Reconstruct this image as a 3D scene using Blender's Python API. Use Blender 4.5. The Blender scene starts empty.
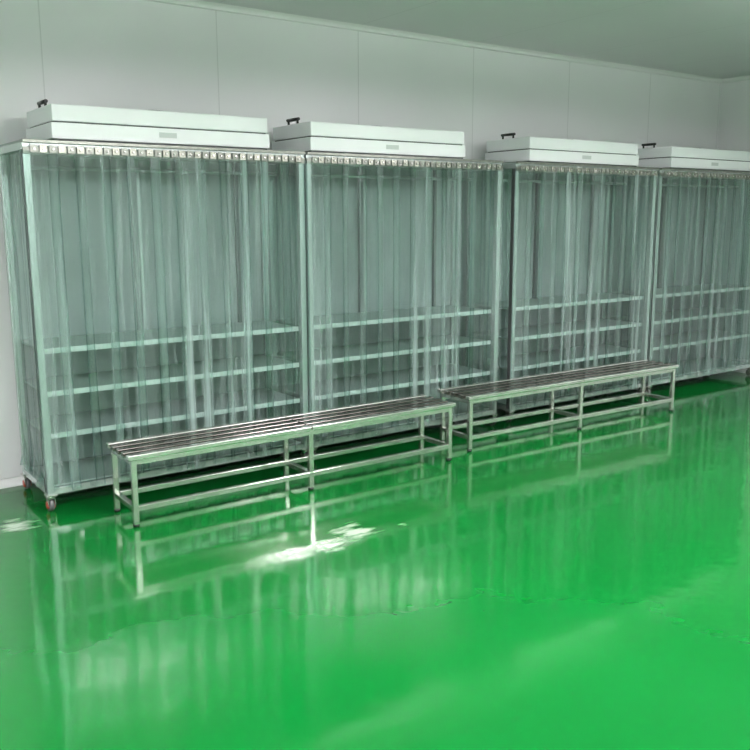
import bpy, bmesh, math, random
from mathutils import Vector, Matrix
random.seed(4)
S=bpy.context.scene
S.view_settings.view_transform='Standard'
S.view_settings.look='None'
S.view_settings.exposure=.06
S.cycles.transparent_max_bounces=16
COL=S.collection

# ---------------------------------------------------------------- materials
def mat(name):
    m=bpy.data.materials.new(name); m.use_nodes=True
    nt=m.node_tree; return m,nt,nt.nodes['Principled BSDF']
def N(nt,t,**k):
    n=nt.nodes.new(t)
    for a,b in k.items():
        if a in n.inputs.keys(): n.inputs[a].default_value=b
        else: setattr(n,a,b)
    return n
def simple(name,col,rough=.5,metal=0,spec=.5,noise=0,scale=8):
    m,nt,p=mat(name)
    p.inputs['Roughness'].default_value=rough; p.inputs['Metallic'].default_value=metal
    p.inputs['Specular IOR Level'].default_value=spec
    p.inputs['Base Color'].default_value=(*col,1)
    if noise:
        tc=N(nt,'ShaderNodeTexCoord'); nz=N(nt,'ShaderNodeTexNoise'); nz.inputs['Scale'].default_value=scale
        nz.inputs['Detail'].default_value=4
        nt.links.new(tc.outputs['Object'],nz.inputs['Vector'])
        cr=N(nt,'ShaderNodeMapRange'); cr.inputs['To Min'].default_value=1-noise; cr.inputs['To Max'].default_value=1+noise*.6
        nt.links.new(nz.outputs['Fac'],cr.inputs['Value'])
        mx=N(nt,'ShaderNodeVectorMath',operation='SCALE'); mx.inputs[0].default_value=col
        nt.links.new(cr.outputs['Result'],mx.inputs['Scale'])
        nt.links.new(mx.outputs['Vector'],p.inputs['Base Color'])
    return m
M_steel=simple('stainless_steel',(.78,.76,.73),.16,.92,noise=.25,scale=12)
M_steel_b=simple('brushed_steel_frame',(.55,.61,.59),.26,.65,noise=.2,scale=6)
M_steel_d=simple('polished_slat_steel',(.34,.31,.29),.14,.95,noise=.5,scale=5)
M_rail=simple('hanging_rail_steel',(.25,.26,.23),.3,.85,noise=.4,scale=30)
M_clip=simple('hanging_clip_steel',(.38,.38,.33),.25,.85,noise=.4,scale=30)
M_shelf=simple('shelf_steel',(.33,.39,.37),.4,.2)
M_lip=simple('shelf_edge_steel',(.60,.66,.64),.35,.2)
M_white=simple('ffu_white_paint',(.83,.84,.85),.35,0,noise=.06,scale=3)
M_seam=simple('dark_gasket',(.06,.065,.065),.6)
M_post=simple('dark_rear_post',(.05,.075,.07),.5)
M_black=simple('black_plastic',(.012,.012,.012),.4)
M_rub=simple('caster_rubber',(.10,.10,.10),.5)
M_red=simple('caster_red',(.45,.05,.03),.4)
M_back=simple('cabinet_back_panel',(.29,.34,.33),.45,.1,noise=.4,scale=2)
M_top=simple('cabinet_top_plate',(.33,.36,.35),.45,.3)
M_grille=simple('exhaust_filter',(.55,.58,.57),.7)

def pvc():
    m=bpy.data.materials.new('clear_pvc_strip'); m.use_nodes=True; nt=m.node_tree; nt.nodes.clear()
    out=N(nt,'ShaderNodeOutputMaterial')
    tc=N(nt,'ShaderNodeTexCoord'); mp=N(nt,'ShaderNodeMapping'); mp.inputs['Scale'].default_value=(20,20,.45)
    nt.links.new(tc.outputs['Object'],mp.inputs['Vector'])
    nz=N(nt,'ShaderNodeTexNoise'); nz.inputs['Scale'].default_value=1; nz.inputs['Detail'].default_value=5; nz.inputs['Roughness'].default_value=.62
    nt.links.new(mp.outputs['Vector'],nz.inputs['Vector'])
    at=N(nt,'ShaderNodeAttribute',attribute_name='tone')
    ed=N(nt,'ShaderNodeAttribute',attribute_name='edge')
    ep=N(nt,'ShaderNodeMath',operation='POWER'); ep.inputs[1].default_value=4; nt.links.new(ed.outputs['Fac'],ep.inputs[0])
    rmp=N(nt,'ShaderNodeMapRange'); rmp.inputs['From Min'].default_value=.43; rmp.inputs['From Max'].default_value=.68
    rmp.inputs['To Min'].default_value=.02; rmp.inputs['To Max'].default_value=.48
    nt.links.new(nz.outputs['Fac'],rmp.inputs['Value'])
    ad=N(nt,'ShaderNodeMath',operation='MULTIPLY'); nt.links.new(rmp.outputs['Result'],ad.inputs[0]); nt.links.new(at.outputs['Fac'],ad.inputs[1])
    tcx=N(nt,'ShaderNodeMixRGB'); tcx.inputs['Color1'].default_value=(.77,.86,.83,1); tcx.inputs['Color2'].default_value=(.24,.42,.39,1)
    nt.links.new(ep.outputs[0],tcx.inputs['Fac'])
    tr=N(nt,'ShaderNodeBsdfTransparent'); nt.links.new(tcx.outputs['Color'],tr.inputs['Color'])
    df=N(nt,'ShaderNodeBsdfDiffuse'); df.inputs['Color'].default_value=(.58,.72,.69,1)
    tl=N(nt,'ShaderNodeBsdfTranslucent'); tl.inputs['Color'].default_value=(.58,.72,.69,1)
    mdt=N(nt,'ShaderNodeMixShader'); mdt.inputs[0].default_value=.4
    nt.links.new(df.outputs[0],mdt.inputs[1]); nt.links.new(tl.outputs[0],mdt.inputs[2])
    m1=N(nt,'ShaderNodeMixShader'); nt.links.new(ad.outputs[0],m1.inputs[0]); nt.links.new(tr.outputs[0],m1.inputs[1]); nt.links.new(mdt.outputs[0],m1.inputs[2])
    gl=N(nt,'ShaderNodeBsdfGlossy'); gl.inputs['Roughness'].default_value=.14
    bp=N(nt,'ShaderNodeBump'); bp.inputs['Strength'].default_value=.3; bp.inputs['Distance'].default_value=.01
    nt.links.new(nz.outputs['Fac'],bp.inputs['Height']); nt.links.new(bp.outputs[0],gl.inputs['Normal'])
    lw=N(nt,'ShaderNodeLayerWeight'); lw.inputs['Blend'].default_value=.5
    pw=N(nt,'ShaderNodeMath',operation='POWER'); pw.inputs[1].default_value=4; nt.links.new(lw.outputs['Facing'],pw.inputs[0])
    ma=N(nt,'ShaderNodeMath',operation='MULTIPLY_ADD'); ma.inputs[1].default_value=.6; ma.inputs[2].default_value=.06; nt.links.new(pw.outputs[0],ma.inputs[0])
    m2=N(nt,'ShaderNodeMixShader'); nt.links.new(ma.outputs[0],m2.inputs[0]); nt.links.new(m1.outputs[0],m2.inputs[1]); nt.links.new(gl.outputs[0],m2.inputs[2])
    nt.links.new(m2.outputs[0],out.inputs['Surface'])
    return m
M_pvc=pvc()

# pale blotches mixed into the floor colour: x, y, radius, strength
PALE_BLOTCH=[(1.276,-1.298,.26,.58),(1.058,-1.394,.20,.52),(1.565,-1.371,.12,.50),(-.187,-.109,.24,.60),(.828,-1.346,.18,.40),(1.826,-1.478,.12,.40)]
def floor_mat():
    m,nt,p=mat('green_epoxy_floor')
    g=N(nt,'ShaderNodeNewGeometry')
    nz=N(nt,'ShaderNodeTexNoise'); nz.inputs['Scale'].default_value=.9; nz.inputs['Detail'].default_value=3
    nt.links.new(g.outputs['Position'],nz.inputs['Vector'])
    cr=N(nt,'ShaderNodeValToRGB'); cr.color_ramp.elements[0].position=.3; cr.color_ramp.elements[0].color=(.001,.125,.017,1)
    cr.color_ramp.elements[1].position=.7; cr.color_ramp.elements[1].color=(.002,.15,.022,1)
    nt.links.new(nz.outputs['Fac'],cr.inputs['Fac'])
    last=cr.outputs['Color']
    n2=N(nt,'ShaderNodeTexNoise'); n2.inputs['Scale'].default_value=9; n2.inputs['Detail'].default_value=6; n2.inputs['Roughness'].default_value=.65
    mp=N(nt,'ShaderNodeMapping'); mp.inputs['Rotation'].default_value=(0,0,-.5); mp.inputs['Scale'].default_value=(.6,2.2,1)
    nt.links.new(g.outputs['Position'],mp.inputs['Vector']); nt.links.new(mp.outputs[0],n2.inputs['Vector'])
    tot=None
    for (x,y,r,s) in PALE_BLOTCH:
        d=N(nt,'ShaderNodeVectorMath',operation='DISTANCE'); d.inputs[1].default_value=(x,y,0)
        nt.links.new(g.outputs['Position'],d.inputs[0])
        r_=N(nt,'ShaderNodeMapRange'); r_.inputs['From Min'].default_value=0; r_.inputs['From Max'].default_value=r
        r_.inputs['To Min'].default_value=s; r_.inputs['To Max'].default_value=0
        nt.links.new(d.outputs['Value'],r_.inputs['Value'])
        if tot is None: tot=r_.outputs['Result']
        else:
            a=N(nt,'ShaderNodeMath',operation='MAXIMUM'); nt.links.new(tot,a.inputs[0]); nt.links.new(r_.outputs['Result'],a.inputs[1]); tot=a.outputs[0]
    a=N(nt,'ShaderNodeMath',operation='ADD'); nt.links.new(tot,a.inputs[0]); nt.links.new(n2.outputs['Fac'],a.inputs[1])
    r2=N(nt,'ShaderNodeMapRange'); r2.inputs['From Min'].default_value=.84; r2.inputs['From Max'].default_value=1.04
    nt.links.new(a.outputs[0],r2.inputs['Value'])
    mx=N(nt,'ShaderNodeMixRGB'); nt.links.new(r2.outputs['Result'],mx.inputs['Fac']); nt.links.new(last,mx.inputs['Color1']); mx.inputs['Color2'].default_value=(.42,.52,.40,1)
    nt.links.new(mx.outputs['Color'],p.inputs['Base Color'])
    p.inputs['Roughness'].default_value=.09; p.inputs['IOR'].default_value=1.6
    n3=N(nt,'ShaderNodeTexNoise'); n3.inputs['Scale'].default_value=4; n3.inputs['Detail'].default_value=2
    nt.links.new(g.outputs['Position'],n3.inputs['Vector'])
    bp=N(nt,'ShaderNodeBump'); bp.inputs['Strength'].default_value=.2; bp.inputs['Distance'].default_value=.01
    nt.links.new(n3.outputs['Fac'],bp.inputs['Height']); nt.links.new(bp.outputs[0],p.inputs['Normal'])
    return m
M_floor=floor_mat()

# ---------------------------------------------------------------- camera
F,YAW,PITCH,ROLL=870.5,.6241,.1817,-.0033
CP=Vector((-1.2693,-5.0468,1.7))
fw=Vector((math.sin(YAW)*math.cos(PITCH),math.cos(YAW)*math.cos(PITCH),-math.sin(PITCH)))
rt=Vector((math.cos(YAW),-math.sin(YAW),0)); up=rt.cross(fw)
r2=rt*math.cos(ROLL)+up*math.sin(ROLL); u2=-rt*math.sin(ROLL)+up*math.cos(ROLL)
cam=bpy.data.cameras.new('camera'); co=bpy.data.objects.new('camera',cam); COL.objects.link(co)
co.matrix_world=Matrix(((r2.x,u2.x,-fw.x,CP.x),(r2.y,u2.y,-fw.y,CP.y),(r2.z,u2.z,-fw.z,CP.z),(0,0,0,1)))
cam.lens=36*F/750; cam.sensor_width=36; cam.clip_start=.05; S.camera=co

# ---------------------------------------------------------------- mesh builder
class B:
    def __init__(s): s.bm=bmesh.new(); s.mats=[]
    def mi(s,m):
        if m not in s.mats: s.mats.append(m)
        return s.mats.index(m)
    def box(s,a,b,m,bev=0,M=None):
        a=Vector(a);b=Vector(b);c=(a+b)/2;d=b-a
        r=bmesh.ops.create_cube(s.bm,size=1,matrix=Matrix.Translation(c)@Matrix.Diagonal((abs(d.x),abs(d.y),abs(d.z),1)))
        vs=r['verts']
        if bev:
            es=list({e for v in vs for e in v.link_edges})
            rb=bmesh.ops.bevel(s.bm,geom=es,offset=bev,segments=2,affect='EDGES',profile=.5)
            vs=list({v for v in rb['verts']}|{v for v in vs if v.is_valid})
        k=s.mi(m); fs={f for v in vs for f in v.link_faces}
        for f in fs: f.material_index=k
        if M: bmesh.ops.transform(s.bm,matrix=M,verts=vs)
        return vs
    def cyl(s,c,r,h,axis,m,seg=20,r2=None,bev=0):
        R={'X':Matrix.Rotation(math.pi/2,4,'Y'),'Y':Matrix.Rotation(math.pi/2,4,'X'),'Z':Matrix.Identity(4)}[axis]
        q=bmesh.ops.create_cone(s.bm,cap_ends=True,segments=seg,radius1=r,radius2=r if r2 is None else r2,depth=h,matrix=Matrix.Translation(c)@R)
        k=s.mi(m)
        for f in {f for v in q['verts'] for f in v.link_faces}:
            f.material_index=k; f.smooth=len(f.verts)==4
    def obj(s,name,parent=None):
        me=bpy.data.meshes.new(name); s.bm.to_mesh(me); s.bm.free()
        for m in s.mats: me.materials.append(m)
        o=bpy.data.objects.new(name,me); COL.objects.link(o)
        if parent: o.parent=parent
        return o
def empty(name,loc,rz=0):
    e=bpy.data.objects.new(name,None); e.location=loc; e.rotation_euler=(0,0,rz); e.empty_display_size=.2; COL.objects.link(e); return e

# ---------------------------------------------------------------- room
X0,X1,Y0,Y1,ZC=-4.0,7.46,-8.0,.69,3.116
def wallmat(name,col,axis,step,off,rough=.32):
    m,nt,p=mat(name)
    g=N(nt,'ShaderNodeNewGeometry'); sx=N(nt,'ShaderNodeSeparateXYZ'); nt.links.new(g.outputs['Position'],sx.inputs[0])
    a=N(nt,'ShaderNodeMath',operation='ADD'); a.inputs[1].default_value=100*step-off; nt.links.new(sx.outputs[axis],a.inputs[0])
    md=N(nt,'ShaderNodeMath',operation='MODULO'); md.inputs[1].default_value=step; nt.links.new(a.outputs[0],md.inputs[0])
    lt=N(nt,'ShaderNodeMath',operation='LESS_THAN'); lt.inputs[1].default_value=.008; nt.links.new(md.outputs[0],lt.inputs[0])
    nz=N(nt,'ShaderNodeTexNoise'); nz.inputs['Scale'].default_value=.8; nt.links.new(g.outputs['Position'],nz.inputs['Vector'])
    cr=N(nt,'ShaderNodeValToRGB'); cr.color_ramp.elements[0].color=(*[c*.95 for c in col],1); cr.color_ramp.elements[1].color=(*col,1)
    cr.color_ramp.elements[0].position=.35; cr.color_ramp.elements[1].position=.65
    nt.links.new(nz.outputs['Fac'],cr.inputs['Fac'])
    mx=N(nt,'ShaderNodeMixRGB'); mx.inputs['Color2'].default_value=(*[c*.8 for c in col],1)
    nt.links.new(lt.outputs[0],mx.inputs['Fac']); nt.links.new(cr.outputs['Color'],mx.inputs['Color1']); nt.links.new(mx.outputs['Color'],p.inputs['Base Color'])
    p.inputs['Roughness'].default_value=rough
    return m
M_wall=wallmat('wall_sandwich_panel',(.81,.81,.82),'X',1.18,.35)
M_wall2=wallmat('wall_sandwich_panel_side',(.82,.82,.83),'Y',1.18,.2)
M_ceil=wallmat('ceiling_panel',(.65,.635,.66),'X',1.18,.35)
M_trim=simple('aluminium_cove',(.80,.80,.80),.4)
def slab(name,a,b,m):
    q=B(); q.box(a,b,m); return q.obj(name)
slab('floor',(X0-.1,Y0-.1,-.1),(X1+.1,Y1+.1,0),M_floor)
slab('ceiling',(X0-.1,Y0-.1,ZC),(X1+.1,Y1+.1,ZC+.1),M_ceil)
slab('wall_back',(X0-.1,Y1,0),(X1+.1,Y1+.1,ZC),M_wall)
slab('wall_front',(X0-.1,Y0-.1,0),(X1+.1,Y0,ZC),M_wall)
slab('wall_right',(X1,Y0,0),(X1+.1,Y1,ZC),M_wall2)
slab('wall_left',(X0-.1,Y0,0),(X0,Y1,ZC),M_wall2)
def cove(name,p,q,n,z,sgn,r=.05):
    bm=bmesh.new(); p=Vector(p);q=Vector(q);n=Vector(n); pr=[]
    for i in range(7):
        a=i/6*math.pi/2; pr.append((r-r*math.sin(a), r-r*math.cos(a)))
    pr.append((0,0)) 
    A=[bm.verts.new(Vector((p.x,p.y,z))+n*u+Vector((0,0,sgn*v))) for u,v in pr]
    Bv=[bm.verts.new(Vector((q.x,q.y,z))+n*u+Vector((0,0,sgn*v))) for u,v in pr]
    k=len(pr)
    for i in range(k): 
        f=bm.faces.new((A[i],A[(i+1)%k],Bv[(i+1)%k],Bv[i])); f.smooth=True
    me=bpy.data.meshes.new(name); bm.to_mesh(me); bm.free(); me.materials.append(M_trim)
    o=bpy.data.objects.new(name,me); COL.objects.link(o)
cove('baseboard_back',(X0,Y1,0),(X1,Y1,0),(0,-1,0),0,1)
cove('baseboard_right',(X1,Y0,0),(X1,Y1,0),(-1,0,0),0,1)
cove('baseboard_left',(X0,Y0,0),(X0,Y1,0),(1,0,0),0,1)
cove('trim_1',(X0,Y1,0),(X1,Y1,0),(0,-1,0),ZC,-1,.04)
cove('trim_2',(X1,Y0,0),(X1,Y1,0),(-1,0,0),ZC,-1,.04)
cove('trim_3',(X0,Y0,0),(X0,Y1,0),(1,0,0),ZC,-1,.04)

# ---------------------------------------------------------------- garment cabinets
W,H,D=1.775,2.0968,.56
P=.04
def caster(q,x,y,red):
    q.box((x-.032,y-.03,.094),(x+.032,y+.03,.1),M_steel)
    q.cyl((x,y,.088),.014,.02,'Z',M_steel)
    q.box((x-.021,y-.022,.035),(x-.017,y+.022,.09),M_steel)
    q.box((x+.017,y-.022,.035),(x+.021,y+.022,.09),M_steel)
    q.box((x-.021,y-.022,.078),(x+.021,y+.022,.086),M_steel)
    q.cyl((x,y+.01,.036),.036,.026,'X',M_rub,24)
    q.cyl((x,y+.01,.036),.022,.046,'X',M_red if red else M_steel,16)
def strip(bm,x0,w,ya,z0,z1,tone,lay,ledge,rnd,axis='X',sag=.007,yaw=0):
    nu,nv=6,30
    ph=rnd.uniform(0,6.28); f=rnd.uniform(1.,2.2); am=rnd.uniform(.001,.004); bot=rnd.uniform(-.03,.02)
    vs=[]
    for j in range(nv+1):
        t=j/nv; z=z1+(z0+bot-z1)*t
        row=[]
        for i in range(nu+1):
            s=i/nu-.5
            x=x0+s*w+math.sin(f*t*2+ph)*.004*t
            y=ya+sag*(s*s*4-.5)+am*math.sin(ph+f*t*3+s*2)*t+yaw*s*w*min(1,t*3)
            if t>.88: y+=((t-.88)/.12)**1.5*.035*math.sin(ph*3+s*7+t*9)
            p=(x,y,z) if axis=='X' else (y,x,z)
            v=bm.verts.new(p); v[lay]=tone; v[ledge]=1.0 if i in (0,nu) else 0.0; row.append(v)
        vs.append(row)
    for j in range(nv):
        for i in range(nu):
            fc=bm.faces.new((vs[j][i],vs[j][i+1],vs[j+1][i+1],vs[j+1][i])); fc.smooth=True
def cabinet(x,seed,red,fx0):
    rnd=random.Random(seed)
    e=empty('cleanroom_garment_cabinet',(x,0,0))
    q=B()
    for px in (0,W-P):
        for py in (0,D-P):
            q.box((px,py,.1),(px+P,py+P,H),M_steel_b,.003)
            caster(q,px+P/2,py+P/2,red and px==0)
    for z in (.1,H-P):
        for py in (0,D-P): q.box((P,py,z),(W-P,py+P,z+P),M_steel_b,.002)
        for px in (0,W-P): q.box((px,P,z),(px+P,D-P,z+P),M_steel_b,.002)
    q.box((-.006,.004,.12),(0,P-.004,H-.04),M_seam)
    q.box((W,.004,.12),(W+.006,P-.004,H-.04),M_seam)
    q.obj('frame',e)
    q=B()
    q.box((.0,.0,H),(W,D,H+.012),M_top); q.obj('top_plate',e)
    q=B()
    q.box((P,D-.012,.14),(W-P,D-.004,H-P),M_back)
    q.box((W*.455-.018,D-.04,.95),(W*.455+.018,D-.012,H-P),M_post)
    q.box((W*.455+.020,D-.035,.95),(W*.455+.042,D-.012,H-P),M_steel_b)
    q.box((W*.87-.012,D-.035,.95),(W*.87+.012,D-.012,H-P),M_post)
    q.cyl((W/2,D*.55,H-.12),.012,W-2*P,'X',M_shelf,12)
    q.obj('back_panel',e)
    q=B()
    for z in (.14,.45,.70,.95):
        q.box((P,.05,z-.012),(W-P,D-.02,z),M_shelf)
        q.box((P,.045,z-.026),(W-P,.052,z+.004),M_lip)
    q.obj('shelves',e)
    q=B()
    q.box((0,-.012,H-.062),(W,0,H-.026),M_rail,.002)
    q.box((0,-.02,H-.004),(W,.0,H+.014),M_rail,.002)
    n=34
    for i in range(n):
        cx=.03+(W-.06)*(i+.5)/n
        q.box((cx-.020,-.024,H-.056),(cx+.020,-.018,H-.014),M_clip if i%2 else M_rail,.002)
        q.cyl((cx,-.028,H-.036),.006,.010,'Y',M_steel,8)
    q.obj('strip_hanging_rail',e)
    bm=bmesh.new(); lay=bm.verts.layers.float.new('tone'); le=bm.verts.layers.float.new('edge')
    n=12
    for i in range(n):
        cx=.08+(W-.16)*i/(n-1)
        strip(bm,cx,.2,-.016+(.006 if i%2 else -.004),.13,H-.045,rnd.uniform(.3,1.35),lay,le,rnd,yaw=rnd.uniform(-.06,.06))
    me=bpy.data.meshes.new('strip_curtain'); bm.to_mesh(me); bm.free(); me.materials.append(M_pvc)
    o=bpy.data.objects.new('strip_curtain',me); COL.objects.link(o); o.parent=e
    for nm,sx in (('side_curtain_left',.012),('side_curtain_right',W-.012)):
        bm=bmesh.new(); lay=bm.verts.layers.float.new('tone'); le=bm.verts.layers.float.new('edge')
        for i in range(3):
            strip(bm,.12+i*.16,.19,sx+(.004 if i%2 else -.004),.15,H-.05,rnd.uniform(.4,.9),lay,le,rnd,axis='Y',sag=.008)
        me=bpy.data.meshes.new(nm); bm.to_mesh(me); bm.free(); me.materials.append(M_pvc)
        o=bpy.data.objects.new(nm,me); COL.objects.link(o); o.parent=e
    u=empty('fan_filter_unit',(x+fx0,.03,H+.014))
    FW,FD=1.34,.5
    q=B()
    q.box((0,0,0),(FW,FD,.012),M_seam)
    q.box((-.012,-.012,.012),(FW+.012,FD+.012,.10),M_white,.004)
    q.box((.006,.006,.10),(FW-.006,FD-.006,.108),M_seam)
    q.box((-.004,-.004,.108),(FW+.004,FD+.004,.20),M_white,.006)
    q.box((FW*.5-.06,-.0135,.045),(FW*.5+.05,-.0115,.075),M_grille)
    q.obj('housing',u)
    q=B()
    q.cyl((FW*.5,FD*.6,.205),.15,.02,'Z',M_white,32)
    q.cyl((FW*.5,FD*.6,.218),.13,.008,'Z',M_seam,32)
    q.obj('fan_inlet',u)
    q=B()
    hx=.03
    q.cyl((hx,.22,.215),.008,.04,'Z',M_black,10); q.cyl((hx,.34,.215),.008,.04,'Z',M_black,10)
    q.cyl((hx,.28,.235),.011,.15,'Y',M_black,12)
    q.obj('handle',u)
for i,(x,fx0) in enumerate(((.02,.18),(1.8116,.06),(3.735,.18),(5.550,.20))):
    cabinet(x,11+i,i==0,fx0)

# ---------------------------------------------------------------- benches
def bench(x,y,a,L,Dp=.345,Hh=.4165):
    e=empty('stainless_steel_bench',(x,y,0),a)
    q=B(); t=.03
    for fx in (0,L/2-t/2,L-t):
        for fy in (0,Dp-t):
            q.box((fx,fy,.018),(fx+t,fy+t,Hh-.03),M_steel,.003)
            q.cyl((fx+t/2,fy+t/2,.009),.018,.018,'Z',M_black,14)
        q.box((fx,t,.09),(fx+t,Dp-t,.09+t),M_steel,.002)
        q.box((fx,t,Hh-.06),(fx+t,Dp-t,Hh-.03),M_steel,.002)
    for a0,b0 in ((t,L/2-t/2),(L/2+t/2,L-t)):
        for fy in (0,Dp-t):
            q.box((a0,fy,.09),(b0,fy+t,.09+t),M_steel,.002)
            q.box((a0,fy,Hh-.06),(b0,fy+t,Hh-.03),M_steel,.002)
    q.obj('frame',e)
    q=B(); n=5; w=.046; gap=(Dp+.03-n*w)/(n-1)
    for s0,s1 in ((-.02,L/2-.003),(L/2+.003,L+.02)):
        for i in range(n):
            y0=-.015+i*(w+gap)
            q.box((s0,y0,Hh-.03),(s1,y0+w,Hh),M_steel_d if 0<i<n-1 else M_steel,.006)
    q.obj('seat_slats',e)
bench(.3316,-.5442,-.009,2.2905)
bench(2.8671,-.4729,-.0274,2.33)

# ---------------------------------------------------------------- room lamps out of view, hung low with up-lights added
M_em,nt,p=mat('lamp_diffuser'); p.inputs['Emission Color'].default_value=(1,1,.98,1); p.inputs['Emission Strength'].default_value=4
p.inputs['Base Color'].default_value=(.9,.9,.9,1)
ZL=2.75
LC=(1,.965,.98)
def lamp(x,y,e,eu):
    o=empty('lamp_with_added_uplight',(x,y,ZL))
    q=B(); q.box((-.62,-.16,-.03),(.62,.16,.03),M_white,.006); q.box((-.58,-.13,-.036),(.58,.13,-.03),M_em); q.box((-.58,-.13,.03),(.58,.13,.036),M_em)
    for sx in (-.5,.5): q.cyl((sx,0,(ZC-ZL)/2+.015),.006,ZC-ZL-.03,'Z',M_steel,8)
    q.obj('fixture',o)
    for s,en in ((-1,e),(1,eu)):  # upward light is added to brighten ceiling and walls against green bounce
        l=bpy.data.lights.new('down_or_added_uplight','AREA'); l.shape='RECTANGLE'; l.size=1.16; l.size_y=.26; l.energy=en; l.color=LC
        lo=bpy.data.objects.new('down_or_added_uplight',l); lo.location=(0,0,s*.042); lo.rotation_euler=(0 if s<0 else math.pi,0,0); COL.objects.link(lo); lo.parent=o
for x in (-1.6,1.4,4.4):
    lamp(x,-2.9,92,86); lamp(x,-5.8,82,82)
w=bpy.data.worlds.new('world'); S.world=w; w.use_nodes=True; w.node_tree.nodes['Background'].inputs[0].default_value=(.5,.5,.5,1)
